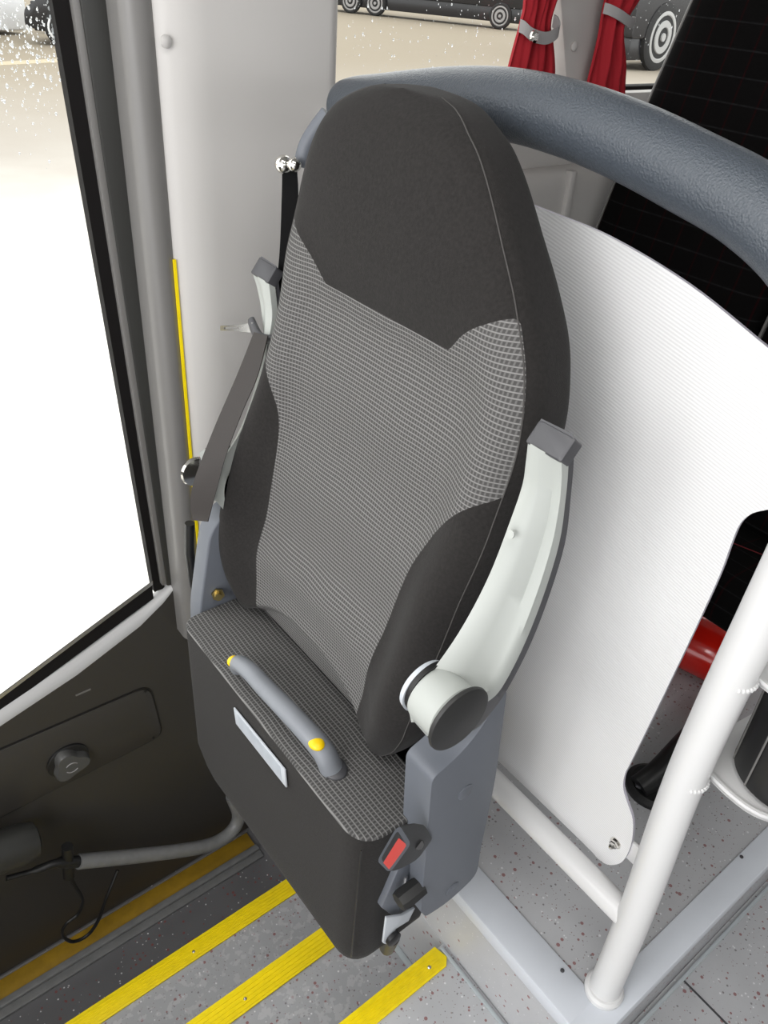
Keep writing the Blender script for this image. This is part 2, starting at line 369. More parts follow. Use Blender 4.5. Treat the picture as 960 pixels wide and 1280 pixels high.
# lower wall moulding
bm = prism(roundpoly([(YW, .57), (YW-.03, .565), (YW-.04, .54), (YW-.035, -.44), (YW, -.44)], [.01, .02, .02, 0, 0]), 'x', .43, 1.6)
struct('trim_9_wall_moulding', bm, 'wall2', angle=60)
bm = box((1.07, YW-.05, -.44), (1.09, YW-.03, .565), .004); struct('trim_10_wall_rib', bm, 'wall2')
for k, (a, b_) in enumerate(((.42, pl.x+.03), (pr.x-.03, 3.4))):
    struct('window_%d' % (k+2), box((a, YW+.012, .70), (b_, YW+.016, 1.31)), 'glass')
# roof, far wall, rear wall (out of frame, they keep the daylight in its openings)
struct('ceiling', box((-1.6, -1.75, 1.5), (3.4, .82, 1.54)), 'deck')
struct('wall_right', box((-1.6, -1.75, 1.3), (3.4, -1.70, 1.5), bm=box((-1.6, -1.75, -.66), (3.4, -1.70, .8))), 'deck')
struct('wall_front', box((-1.3, -.1, -1.2), (-1.25, .8, .1)), 'frame')
struct('wall_rear', box((3.4, -1.75, -.66), (3.44, .82, 1.5)), 'deck')
# ---- vehicle door
def zline(pa, pb, y, ztop=1.25):
    a, b_ = at(*pa, y=y), at(*pb, y=y); s_ = (ztop-a.z)/(b_.z-a.z); return (a.x+(b_.x-a.x)*s_, ztop), (b_.x, b_.z)
bev_lo = [at(*p, y=YD-.01) for p in ((-60, 945), (0, 908), (96, 844), (175, 783), (204, 754), (218, 736), (227, 725))]
bev_hi = [at(*p, y=YD+.012) for p in ((-60, 919), (0, 881), (96, 816), (175, 757), (192, 744), (204, 732), (212, 726))]
lo = [(p.x, p.z) for p in bev_lo]
lo = [(-1.2, lo[0][1]-.25)]+lo
d1 = thing('door_1', None, None, (0, YD, 0)); d1['kind'] = 'structure'
pts = lo+[(.118, lo[-1][1]), (.119, -.255), (.262, -.275), (.262, T3+.012), (-1.2, T3+.012)]
link('door_panel', prism(pts, 'y', YD-.01, YD+.03), 'doorp', d1, angle=30)
# rim moulding lit by the window
rings = []
for a, b_ in zip(bev_lo, bev_hi):
    m1 = a.lerp(b_, .3)+Vector((0, -.006, .002)); rings.append([a, m1, a.lerp(b_, .7)+Vector((0, -.003, .004)), b_, b_+Vector((0, .02, -.02)), a+Vector((0, .02, 0))])
a0 = Vector((-1.2, 0, -.25)); rings.insert(0, [p+Vector((-.9, 0, -.42)) for p in rings[0]])
link('window_rim', loft(rings), 'sillp', d1, angle=60)
gb = [at(*p, y=YD+.02) for p in ((0, 876), (192, 730))]
(xt, zt), (xb, zb) = zline((65, 0), (190, 725), YD+.02)
def vstrip(name, pa, pb, pc, pd, y, th, mat, bw=.0):
    (x1, z1), (x2, z2) = zline(pa, pb, y); (x3, z3), (x4, z4) = zline(pc, pd, y)
    return link(name, prism([(x1, z1), (x3, z3), (x4, z4), (x2, z2)], 'y', y, y+th, bw), mat, d1)
vstrip('rubber_seal', (65, 0), (193, 740), (92, 0), (206, 735), YD+.006, .02, 'rubber')
vstrip('frame_edge', (90, 0), (203, 733), (101, 0), (211, 730), YD-.004, .02, 'frameedge', .003)  # paler strip that paints the highlight along the frame edge
vstrip('door_frame', (100, 0), (209, 733), (143, 0), (233, 728), YD-.006, .03, 'frame', .003)
# sill seal under the glass
sl = [((-80, 946), (-80, 931)), ((0, 890), (0, 873)), ((192, 748), (190, 731))]
bm = None
rings = [[at(*a, y=YD+.004), at(*b_, y=YD+.004), at(*b_, y=YD+.004)+Vector((0, .009, 0)), at(*a, y=YD+.004)+Vector((0, .009, 0))] for a, b_ in sl]
link('glass_seal', loft(rings), 'rubber', d1)
rings = [[at(*a, y=YD+.0035), at(a[0], a[1]-5, y=YD+.0035), at(a[0], a[1]-5, y=YD+.012), at(*a, y=YD+.012)] for a in ((-80, 931), (0, 874), (191, 731))]
link('glass_trim', loft(rings), 'metal', d1)
# glass pane
g = [(at(-700, 1420, y=YD+.016)), at(192, 734, y=YD+.016)]
link('window_pane', prism([(-1.2, zt), (xt, zt), (xb, zb-.01), (gb[0].x, gb[0].z-.01), (-1.2, gb[0].z-.42)], 'y', YD+.014, YD+.018), 'glass', d1)
# recess cover with groove
rc = [(p.x, p.z) for p in (at(0, 937, y=YD-.01), at(188, 854, y=YD-.01), at(205, 918, y=YD-.01), at(0, 1022, y=YD-.01))]
rc[0] = (rc[0][0]-.3, rc[0][1]+.01); rc[3] = (rc[3][0]-.3, rc[3][1]-.005)
rp = roundpoly(rc, [.0, .035, .035, .0], 6)
link('cover_groove', prism(rp, 'y', YD-.0115, YD-.009), 'black', d1)
cen = Vector((sum(p[0] for p in rc)/4, sum(p[1] for p in rc)/4))
def inset(P, d):
    out = []
    for i, p in enumerate(P):
        a, b_ = Vector(P[i-1]), Vector(P[(i+1) % len(P)]); tg = (b_-a).normalized(); nn = Vector((tg.y, -tg.x))
        if nn.dot(cen-Vector(p)) < 0: nn = -nn
        out.append(tuple(Vector(p)+nn*d))
    return out
link('lock_cover', prism(inset(rp, .004), 'y', YD-.0145, YD-.009, .002), 'doorp', d1)
for px, py in ((182, 864), (192, 922)):
    link('cover_screw', lathe([(.003, 0), (.003, .0015), (0, .0015)], at(px, py, y=YD-.0145), (0, -1, 0), 12), 'black', d1)
# rotary knob
kc = at(85, 950, y=YD-.016)
kn = link('knob', lathe([(.043, -.002), (.043, .003), (.040, .005), (0, .005)], kc, (0, -1, 0), 36), 'black', d1)
rings = []
for h, s_ in ((.004, 1.04), (.018, 1.), (.022, .94), (.023, .6)):
    rings.append([kc+Vector(((.0335+.0065*math.cos(3*th+.6))*s_*math.cos(th), -h, (.0335+.0065*math.cos(3*th+.6))*s_*math.sin(th))) for th in [2*PI*k/48 for k in range(48)]])
link('grip', loft(rings), plain('knob_plastic', (.075, .075, .073), .35), kn)
bm = None
for s_ in (0, PI):
    pa = [kc+Vector((.013*math.cos(a+s_), -.0235, .013*math.sin(a+s_))) for a in [.5+k*.22 for k in range(10)]]
    bm = tube(pa, .0011, 6, bm)
link('arrow_mark', bm, 'tieback', kn)
bm = box((-.13, YD-.0112, -.335), (-.1, YD-.0095, -.331)); link('scratch_mark', bm, 'frameedge', d1)
# rounded jamb seal between door and wall
pj = []
for k in range(13):
    a = PI*k/12; pj.append((.1185-.0225*math.cos(a)*1.1, .722-.024*math.sin(a)))
pj = [(.094, .79)]+pj+[(.143, .79)]
struct('trim_11_door_jamb', prism(pj, 'z', -.27, 1.5), 'jamb', angle=60)
# ================================================================ PARTITION
pt = thing('partition_frame', 'white tubular partition frame with grey padded top rail behind the seat', 'partition', (.36, .2, ZP))
base = at(752, 1240, z=ZP); pj_ = at(790, 1137, x=.35); pu = at(955, 765, x=.352)
XR = .352
post = cr([(XR, -.2272, ZP+.004), (XR, -.2205, -.2), (XR, -.2065, .06), (XR, -.2045, .22), (XR, -.207, .38), (XR, -.208, .5), (XR+.003, -.2, .60)], 8)
link('post', tube(post, .0245, 28), 'tube', pt)
link('foot_collar', lathe([(.0, 0), (.031, 0), (.0315, .009), (.028, .014), (.0, .014)], (XR, -.2272, ZP+.0045), (0, 0, 1), 32), 'tube', pt)
rail = cr([(.370, .598, .728), (.366, .56, .738), (.362, .5, .749), (.36, .378, .771), (.36, .273, .783), (.36, .18, .783), (.36, .095, .775), (.36, .019, .762), (.36, -.051, .747), (.358, -.115, .72), (.356, -.17, .675), (.355, -.197, .62), (.355, -.203, .56)], 10)
rr = [.0375]*len(rail)
for k, s_ in enumerate((.75, .86, .94, .98)): rr[k] = .0375*s_; rr[-1-k] = .0375*s_
link('padded_rail', tube(rail, rr, 36), 'pad', pt)
link('rail_bracket', tube([(.372, .585, .726), (.39, .64, .70), (.40, .682, .69)], .014, 16), 'tube', pt)
link('cross_tube', tube([(XR, -.222, -.228), (XR, .1, -.226), (XR, .665, -.224)], .0205, 26), 'tube', pt)
link('rear_post', tube([(XR+.005, .52, ZP+.004), (XR+.005, .52, .72)], .018, 24), 'tube', pt)
bm = box((.3896, -.222, -.175), (.395, -.14, -.135), .001); box((.352, -.226, -.175), (.395, -.218, -.135), .001, bm=bm); link('fixing_tab', bm, 'tube', pt)
# white ribbed panel with cut-out
pp = [(680, 262), (760, 295), (860, 355), (960, 435)]
top = [at(*p, x=.385) for p in pp]
top = cr(top, 6)
prof = [(p.y, p.z) for p in top]+[(-.15, .597), (-.185, .56), (-.19, .50), (-.178, .475)]
cut = [(960, 637), (940, 642), (925, 655), (914, 680), (900, 718), (870, 784), (830, 868), (790, 950), (781, 968), (779, 985), (784, 1003), (791, 1025), (790, 1050), (784, 1068), (775, 1079), (760, 1081), (746, 1072), (730, 1055), (632, 960)]
prof += [(p.y, p.z) for p in cr([at(*p, x=.385) for p in cut], 4)]
prof += [(.16, -.222), (.50, -.222), (.53, -.2), (.54, .62), (.52, .66), (.47, .675), (.35, .684)]
pn = link('partition_panel', prism(prof, 'x', .385, .3895), 'panel', angle=40)
tag(pn, 'white ribbed partition panel with a cut-out, standing behind the folding seat', 'panel')
pn.data.materials.append(M['paneledge'])
for f in pn.data.polygons:
    if abs(f.normal.x) < .5: f.material_index = 1
bc = at(769, 1054, x=.3835)
bt = thing('panel_bolt', 'shiny domed bolt at the bottom corner of the white panel', 'bolt', bc)
link('washer', lathe([(.0, 0), (.0095, 0), (.0095, .0015), (0, .0015)], bc+Vector((.0014, 0, 0)), (-1, 0, 0), 24), 'chrome', bt)
link('dome_nut', lathe([(.0072, 0), (.0072, .005), (.0055, .0065), (.0052, .010), (.003, .013), (0, .014)], bc, (-1, 0, 0), 6), 'chrome', bt)
# brackets + black bin on the post
def shelf(z, label, pxs):
    t_ = thing('post_bracket', label, 'bracket', (.37, -.22, z), 'curved white brackets welded to the post')
    P = [(at(*p, z=z).x, at(*p, z=z).y) for p in pxs]
    out = [(p.x, p.y) for p in cr([Vector((*p, 0)) for p in P], 8)]
    poly = out+[(out[-1][0]+.10, out[-1][1]-.02), (out[-1][0]+.12, -.2), (.40, -.185)]
    link('plate', prism(poly, 'z', z-.0035, z), 'tube', t_)
    rings = []
    for i, p in enumerate(out):
        a = Vector(out[max(i-1, 0)]); b_ = Vector(out[min(i+1, len(out)-1)]); tg = (b_-a).normalized(); nn = Vector((-tg.y, tg.x))
        if nn.dot(Vector((.46, -.25))-Vector(p)) < 0: nn = -nn
        q = Vector(p)+nn*.004; rings.append([Vector((*p, z-.004)), Vector((*p, z+.005)), Vector((*q, z+.005)), Vector((*q, z-.004))])
    link('lip', loft(rings), 'tube', t_)
    bmw = None
    for k in range(14):
        a = -PI*.75+k*.2; bmw = ball((XR+.0245*math.cos(a), -.206+.0245*math.sin(a), z), .0032, bmw, sub=1)
    link('weld_bead', bmw, 'tube', t_)
shelf(.10, 'lower curved white bracket welded to the white post, under the black bin', [(870, 950), (886, 970), (908, 992), (935, 1013), (962, 1025), (1000, 1030)])
shelf(.28, 'upper curved white bracket welded to the white post, at the right picture edge', [(925, 826), (938, 842), (960, 862), (990, 880), (1030, 892)])
q0 = at(934, 945, z=.104)
bn = thing('litter_bin', 'black round bin with ribs held in the white brackets on the post', 'bin', (.47, -.28, .104))
bc_ = Vector((.452, -.283, .105)); n = 60
rings = []
for r, h in ((.05, 0), (.062, 0), (.065, .004), (.067, .11), (.07, .16), (.072, .163), (.068, .165), (.064, .05), (0.001, .05)):
    rings.append([bc_+Vector((r*math.cos(2*PI*k/n), r*math.sin(2*PI*k/n), h)) for k in range(n)])
link('body', loft(rings), 'black', bn)
bm = None
for k in range(10):
    a = 2*PI*k/10+.25; bm = tube([bc_+Vector((.0655*math.cos(a), .0655*math.sin(a), .004)), bc_+Vector((.0705*math.cos(a), .0705*math.sin(a), .16))], .0013, 6, bm)
link('rib', bm, 'frameedge', bn)
# ================================================================ FOLDING SEAT
YC = .272
S = thing('folding_seat', 'folded tip-up seat with charcoal and grey knit cover, raised armrests', 'seat', (.15, YC, -.3))
YCt = [(-.03, .284), (.0, .284), (.15, .282), (.3, .268), (.42, .248), (.52, .238), (.59, .245), (.65, .257), (.7, .270), (.75, .283), (.8, .294)]
Wt = [(-.03, .165), (0, .20), (.05, .233), (.1, .250), (.2, .26), (.35, .252), (.45, .243), (.52, .238), (.58, .230), (.64, .208), (.69, .184), (.73, .161), (.76, .135), (.78, .104), (.79, .08), (.797, .05), (.80, .0)]
Ft = [(-.03, .112), (0, .10), (.1, .105), (.3, .14), (.5, .168), (.62, .176), (.7, .186), (.77, .206), (.8, .235)]
Dt = [(-.03, .07), (0, .10), (.05, .12), (.6, .115), (.7, .098), (.76, .082), (.79, .055), (.80, .03)]
Bt = [(-.03, .0), (0, .012), (.08, .034), (.2, .042), (.32, .036), (.42, .028), (.52, .020), (.6, .008), (.66, 0), (.8, 0)]
NA = 176
def sup(c, n): return math.copysign(abs(c)**(2/n), c)
def surf(a, z, off=0.):
    W, f, D, B = interp(Wt, z), interp(Ft, z), interp(Dt, z), interp(Bt, z)
    c, s_ = math.cos(a), math.sin(a); n = 4.6
    yy = W*sup(c, n); q = abs(yy)/max(W, 1e-6)
    xx = -sup(s_, n)*D/2                      # s_>0: front
    if s_ > 0:
        g = math.exp(-((q-.83)/.17)**2)
        fade = min(1, s_*2.2)
        xx -= B*g*fade
        mid = max(0, 1-q*q)
        hd = max(0, min(1, (z-.56)/.08)); 
        xx += (-.012*hd*mid+.006*(1-hd)*mid)*fade
        # shallow tucks across the knit
        if z < .56: xx += .003*math.sin(z*38)*mid*fade
    else:
        xx -= .03*(abs(c)**3)*0
    yy *= 1-.13*max(0, min(1, (xx+D/2)/D))**1.3
    lift = 0 if z > .2 else .098*(1-(z+.03)/.23)*max(0, 1-(yy/.18)**2)**.8
    p = Vector((f+D/2+xx, interp(YCt, z)+yy, z+lift))
    return p
zs = [-.03+.0035*k for k in range(10)]+[.005+(.74-.005)*k/135 for k in range(136)]+[.74+.06*(1-(1-k/22)**2) for k in range(1, 23)]
zs = sorted(set(round(z, 5) for z in zs)); zs = [z for z in zs if z < .7996]
bmb = bmesh.new(); fl = {}
m_t = [(-.05, .13), (.03, .136), (.1, .143), (.2, .147), (.3, .152), (.37, .166), (.41, .184), (.44, .205), (.465, .235), (.5, .30), (.7, .5)]
h_t = [(0, .578), (.112, .578), (.118, .583), (.135, .601), (.16, .619), (.2, .636), (.3, .64)]
def ff(p, a):
    u = abs(p.y-interp(YCt, p.z)); z = p.z; s_ = math.sin(a)
    if s_ <= 0.02: return -.05
    W = interp(Wt, z)
    # the yoke tip: sharper toward the aisle side
    return min(interp(h_t, u)-z, interp(m_t, z)-u, .945*W-u)
R_ = []
for z in zs:
    ring = []
    for k in range(NA):
        a = 2*PI*(k+.5)/NA
        # denser sampling near the corners is given by the superellipse itself
        v = bmb.verts.new(surf(a, z)); v.index = len(fl); fl[v] = ff(v.co, a); ring.append(v)
    R_.append(ring)
for i in range(len(R_)-1):
    for k in range(NA): bmb.faces.new((R_[i][k], R_[i][(k+1) % NA], R_[i+1][(k+1) % NA], R_[i+1][k]))
bmb.faces.new(R_[0][::-1]); bmb.faces.new(R_[-1])
# cut the surface along f = 0
new = []
for e in [e for e in bmb.edges if fl[e.verts[0]]*fl[e.verts[1]] < 0]:
    a, b_ = e.verts; fa, fb = fl[a], fl[b_]; t0 = min(.97, max(.03, fa/(fa-fb)))
    ne, nv = bmesh.utils.edge_split(e, a, t0); fl[nv] = 0.; new.append(nv)
for f in list(bmb.faces):
    zv = [v for v in f.verts if fl[v] == 0.]
    if len(zv) == 2: 
        try: bmesh.utils.face_split(f, zv[0], zv[1])
        except Exception: pass
inside = [f for f in bmb.faces if sum(fl[v] for v in f.verts) > 0]
bk = bmb.copy(); 
for f in bmb.faces: f.tag = False
idx = {f.index for f in inside}
bmb.faces.index_update(); idx = {f.index for f in inside}
bk = bmb.copy(); bk.faces.ensure_lookup_table()
bmesh.ops.delete(bk, geom=[f for f in bk.faces if f.index not in idx], context='FACES')
bmesh.ops.delete(bmb, geom=[f for f in bmb.faces if f.index in idx], context='FACES')
back = link('backrest', bmb, 'dark', S, angle=50)
kp = link('knit_panel', bk, 'knit', back, angle=50)
kp['label'] = 'grey knit panel'
uvs(kp, lambda co: (co.y*1.0, co.z+.0))
# piping seams on the front edge
bm = None
for sgn in (1, -1):
    a0 = math.acos(.945**(4.6/2))
    a_ = a0 if sgn > 0 else PI-a0
    path = [surf(a_, z)+Vector((-.0003, sgn*.0003, 0)) for z in [-.01+.807*k/150 for k in range(151)]]
    bm = tube(path, .0008, 6, bm)
link('piping', bm, 'piping', back)
# rear shell of the backrest
rings = []
for z in [-.02+.78*k/60 for k in range(61)]:
    W, f, D = interp(Wt, z)*.83, interp(Ft, z), interp(Dt, z)
    x0 = f+D*.55; x1 = f+D+.012+.008*math.sin(PI*min(1, max(0, z/.78)))
    rings.append([Vector((x0+(x1-x0)*max(0, sup(math.sin(2*PI*k/64), 3)) if math.sin(2*PI*k/64) > 0 else x0, interp(YCt, z)+W*sup(math.cos(2*PI*k/64), 4), z)) for k in range(64)])
link('rear_shell', loft(rings), 'shell', S, angle=50)
# shoulder belt outlet moulding on the window-side shoulder
bm = tube(cr([at(410, 142, y=.465), at(396, 160, y=.474), at(383, 182, y=.48), at(376, 208, y=.482)], 6), [.010]*19, 18, sx=.8)
link('belt_outlet', bm, 'shell', S)
bm = ball((.196, .487, .688), .0115, sub=3); ball((.203, .473, .690), .009, bm, sub=3)
link('belt_guide', bm, 'chrome', S)
# ---- seat cushion, folded upright
def foot(ins=0., n=8, x1=.127):
    return roundpoly([(ins, ins-.004), (x1, ins-.004), (x1, .496-ins), (ins, .496-ins)][::-1], [.045-ins*.5, .01, .01, .03-ins*.5][::-1], n)
def hz(y): return .338+.028*min(1, max(0, y/.36))
rings = []
for s_, ins in [(.0158, 0), (.035, 0), (.1, -.001), (.2, -.002), (.35, -.003), (.5, -.003), (.65, -.002), (.8, 0), (.9, .002), (.95, .005), (.98, .012), (1., .022)]:
    ring = []
    for x, y in foot(max(ins, 0)):
        bul = 0
        yy = y*(1-.0*s_)-.15*(max(0, s_-.8)/.2)**1.3*max(0, (y-.33)/.17)*.45
        xx = x-bul*(1 if x < .07 else 0)+.02*s_*s_*(x > .1)
        ring.append(Vector((xx-.012*s_**3*0, yy, -hz(y)*s_)))
    rings.append(ring)
cu = link('seat_cushion', loft(rings), 'dark', S, angle=50)
rings = []
for dz, ins in ((-.0050, .0), (-.003, .0), (-.0016, .0005), (-.0005, .002), (0, .004)):
    rings.append([Vector((x, y, dz)) for x, y in foot(ins)])
kc2 = link('cushion_knit', loft(rings), 'knit2', cu, angle=50); kc2['label'] = 'grey knit end panel'
uvs(kc2, lambda co: (co.y, co.x))
# vertical seam at near corner
link('seam', tube([(.004, .002, -.012), (.003, .001, -.15), (.004, .002, -.285)], .0010, 8), 'black', cu)
# label plate
lp = [at(293, 884, x=-.003), at(357, 962, x=-.003), at(359, 984, x=-.003), at(296, 904, x=-.003)]
lab = link('label_plate', prism([(p.y, p.z) for p in lp], 'x', -.0048, -.0022, .0005), 'label', cu)
cc = sum((Vector((p.y, p.z)) for p in lp), Vector((0, 0)))/4
link('inset_strip', prism([tuple(cc+(Vector((p.y, p.z))-cc)*Vector((.93, .93)).x*.9) for p in lp], 'x', -.0053, -.0045), 'label2', lab)
# grab handle
hp = cr([(.024, .347, .004), (.018, .333, .030), (.019, .30, .040), (.021, .26, .040), (.025, .20, .040), (.029, .157, .036), (.034, .130, .024), (.038, .120, .004), (.040, .117, -.004)], 8)
hr = [.0125]*len(hp)
for k in range(len(hp)):
    s_ = k/(len(hp)-1); hr[k] = .0118+.0045*s_+(-.0005 if s_ < .05 else 0)
gh = link('grab_handle', tube(hp, hr, 24, sx=1.1), 'handle', S)
yc = at(393, 940, z=.048)
link('handle_cap', ball((.0265, .138, .0405), .0108, sc=(1, 1.2, .6)), 'yellowcap', gh)
link('handle_cap', ball((.014, .343, .0285), .0098, sc=(1, .8, .9)), 'yellowcap', gh)
link('handle_pocket_shade', ball((.041, .116, .001), .019, sc=(.95, 1.15, .35)), 'armdark', gh)  # dark flattened disc added for the shading in the handle pocket
# dark inner frame below the backrest
bm = box((.168, .02, -.30), (.215, .50, .03), .006); link('inner_frame', bm, 'armdark', S)
bm = box((.150, .16, -.05), (.165, .34, .012), .006); link('inner_cover', bm, 'shell', S)
# ---- aisle-side housing
def pxz(lst, y): return [(at(*p, y=y).x, at(*p, y=y).z) for p in lst]
YS = -.042
pts = pxz([(540, 974), (575, 944), (612, 898), (626, 842), (634, 866), (620, 972), (601, 1062), (596, 1094), (560, 1128), (532, 1146), (526, 1140)], YS)
prf = roundpoly(pts, [.012, .03, .03, .006, .01, .05, .02, .02, .03, .008, .004], 4)
hs = link('side_housing', prism(prf, 'y', YS, .006, .007, 3), 'shell', S, angle=40)
hs['label'] = 'blue-grey aisle-side housing'
# front fin of the housing (face toward the front)
fr_ = [at(511, 955, y=.004), at(511, 1032, y=.004), at(497, 1120, y=.004), at(480, 1150, y=.004)]
for px, py in ((582, 990), (566, 1111)):
    c_ = at(px, py, y=YS-.0005); link('cover_cap', lathe([(.0125, -.002), (.0125, .0004), (.0105, .0015), (0, .0008)], c_, (0, -1, 0), 28), 'shell', hs)
# lower wedge cover
pts = pxz([(497, 1085), (512, 1078), (512, 1140), (488, 1143), (476, 1134)], -.012)
link('wedge_cover', prism(pts, 'y', -.014, .002, .003), 'shell', hs)
# lever
a, b_ = at(526, 1106, y=-.034), at(498, 1128, y=-.034)
dv_ = (b_-a); w1 = Vector((.014, 0, .010))
bm = tube([a, a.lerp(b_, .3), a.lerp(b_, .8), b_], [.0115, .012, .0125, .0105], 8, sx=1.25)
link('release_lever', bm, 'disk', S, angle=30)
# bright hinge bracket with pivot bolt
pts = pxz([(482, 1146), (502, 1143), (518, 1134), (510, 1150), (494, 1160), (484, 1180), (478, 1178)], -.022)
br = link('hinge_bracket', prism(pts, 'y', -.024, -.020, .001), 'label', S)
link('hinge_arm', tube([at(490, 1171, y=-.016), at(484, 1184, y=.01)], .012, 16), 'black', S)
link('pivot_bolt', lathe([(.012, 0), (.012, .006), (.009, .008), (0, .008)], at(490, 1171, y=-.025), (0, -1, 0), 24), 'black', S)
link('support_rod', tube([at(507, 1095, y=-.014), at(502, 1130, y=-.014)], .0028, 10), 'metal', S)
# buckle: black stalk, grey rim, red button
bu = [at(472, 1076, y=-.045), at(498, 1031, y=-.045), at(513, 1055, y=-.045), at(487, 1091, y=-.045)]
cb = sum(bu, Vector())/4
bdir = Vector((.78, .02, -.5)).normalized()
def ringb(k, s_, d): return [cb+(p-cb)*s_+bdir*d for p in bu]
def rquad(P, r=.25, n=4):
    out = []
    for i in range(4):
        p, a, b_ = P[i], P[i-1], P[(i+1) % 4]; A = p.lerp(a, r); B = p.lerp(b_, r)
        for k in range(n+1): t = k/n; out.append(A*(1-t)**2+p*2*t*(1-t)+B*t*t)
    return out
bk_ = link('buckle', loft([rquad(ringb(0, s_, d), .18) for s_, d in ((.92, .0), (1.0, .002), (1.06, .012), (1.02, .03), (.86, .05), (.7, .058))]), 'black', S, angle=45)
rim = []
for s_, d in ((1.0, .0015), (.97, -.002), (.84, -.002), (.80, .001)): rim.append(rquad(ringb(0, s_, d), .18))
link('rim', loft(rim, cap=False), 'shell', bk_)
def bq(u, v, d=0.):   # bilinear on the buckle face
    p = bu[0].lerp(bu[1], u).lerp(bu[3].lerp(bu[2], u), v); return cb+(p-cb)*.84+bdir*d
rb = [bq(.02, .36), bq(.88, .36), bq(.98, .98), bq(.0, .98)]
link('release_button', loft([[p+bdir*.004 for p in rb], [p-bdir*.0022 for p in rb], [rb[i].lerp(sum(rb, Vector())/4, .12)-bdir*.0032 for i in range(4)]]), 'red', bk_, angle=30)
sb = [bq(.08, .06), bq(.92, .06), bq(.9, .28), bq(.05, .28)]
link('slot', loft([[p+bdir*.002 for p in sb], [p-bdir*.0012 for p in sb]]), 'black', bk_)
link('stalk', tube([cb+bdir*.05, cb+bdir*.065+Vector((0, .01, -.004)), cb+bdir*.075+Vector((0, .03, -.01))], .007, 12), 'black', S)
# ---- armrests
def armrest(dy, mir, dx, name_label):
    far = [(660, 553), (657, 580), (653, 606), (640, 645), (612, 718), (580, 780), (548, 828), (522, 858), (511, 880), (514, 903)]
    near = [(702, 577), (702, 600), (699, 632), (690, 680), (671, 742), (645, 808), (618, 858), (598, 866), (575, 870), (556, 884)]
    bck = [(718, 549), (717, 580), (714, 615), (706, 680), (684, 752), (660, 812), (634, 862), (616, 888), (600, 905), (585, 915)]
    F = [at(*p, y=-.020) for p in far]; Nn = [at(*p, y=-.062) for p in near]; B = [at(*p, y=-.062) for p in bck]
    F, Nn, B = cr(F, 5), cr(Nn, 5), cr(B, 5)
    def T(p): 
        return Vector((p.x+dx, (2*YC-p.y+dy) if mir else p.y, p.z+(.0 if not mir else -.014)))
    light, dark = [], []
    L = len(F)
    for i in range(L):
        f, n_, b_ = F[i], Nn[i], B[i]; s_ = i/(L-1)
        g = .0045*math.sin(PI*min(1, max(0, (s_-.02)/.9)))       # groove depth
        lift = Vector((-.006, 0, .004))
        pts = [f+Vector((.004, .0, -.001)), f, f.lerp(n_, .25)+lift, f.lerp(n_, .5)+lift*.8+Vector((g*.3, 0, 0)), f.lerp(n_, .72)+Vector((g*1.2, 0, 0)), f.lerp(n_, .88)+Vector((g*.2, 0, 0)), n_]
        bb = Vector((n_.x+.004, n_.y, n_.z-.001))
        bf = Vector((max(n_.x, f.x)+.006, f.y, (f.z+n_.z)/2))
        d = b_-n_
        light.append([T(p) for p in pts+[n_.lerp(b_, .55), f+d*.75]])
        dark.append([T(p) for p in (n_.lerp(b_, .42)+Vector((0, .001, 0)), b_, b_+d*.15+Vector((0, .004, 0)), f+d*1.1, f+d*.65)])
    a_ = link('armrest', loft(light), 'arm', S, angle=50)
    a_['label'] = name_label
    link('under_strip', loft(dark), 'armdark', a_, angle=40)
    # end cap
    t0 = [T(F[0]+Vector((-.002, .001, 0))), T(Nn[0]+Vector((-.002, -.001, 0))), T(B[0]+Vector((.002, -.001, 0))), T(F[0]+(B[0]-Nn[0])+Vector((.002, .001, 0)))]
    up = Vector((.0, 0, .004)); cx_ = sum(t0, Vector())/4
    nrm = (t0[1]-t0[0]).cross(t0[3]-t0[0]).normalized()
    if nrm.z < 0: nrm = -nrm
    rq = lambda s_, d: rquad([cx_+(p-cx_)*s_+nrm*d for p in t0], .12)
    link('end_cap', loft([rq(1.0, -.014), rq(1.02, -.002), rq(1.0, .001), rq(.9, .0025)]), 'armdark', a_, angle=40)
    # hub and disc
    hc = T(at(572, 897, y=-.066))+(Vector((.014, 0, 0)) if mir else Vector()); sg = 1 if mir else -1; hs_ = .72 if mir else 1
    link('pivot_hub', lathe([(a*hs_, b) for a, b in [(.0, 0), (.032, 0), (.034, .006), (.034, .038), (.03, .042), (0, .042)]], hc+Vector((0, -sg*.044, 0)), (0, sg, 0), 36), 'arm', a_)
    link('pivot_cap', lathe([(a*hs_, b) for a, b in [(.0, 0), (.0395, 0), (.0405, .002), (.040, .005), (.037, .0065), (0, .007)]], hc+Vector((0, -sg*.001, 0)), (0, sg, 0), 44), 'disk', a_)
    link('pin', lathe([(.0045, -.001), (.0045, .0008), (0, .001)], T(at(640, 668, y=-.032)+Vector((-.002, 0, .001))), (-1, 0, .3), 14), 'arm', a_)
    return hc
hc = armrest(0, False, 0, 'light grey armrest on the aisle side')
armrest(-.072, True, .030, 'light grey armrest on the door side, half hidden by the belt')
# pivot plates between armrest and backrest
w0 = hc+Vector((-.001, .0445, .001))
link('pivot_ring', lathe([(0, 0), (.033, 0), (.033, .006), (0, .006)], w0+Vector((.003, 0, .001)), (0, 1, 0), 40), 'black', S)
link('pivot_washer', lathe([(0, .006), (.0325, .006), (.0315, .012), (0, .012)], w0, (0, 1, 0), 40), 'label', S)
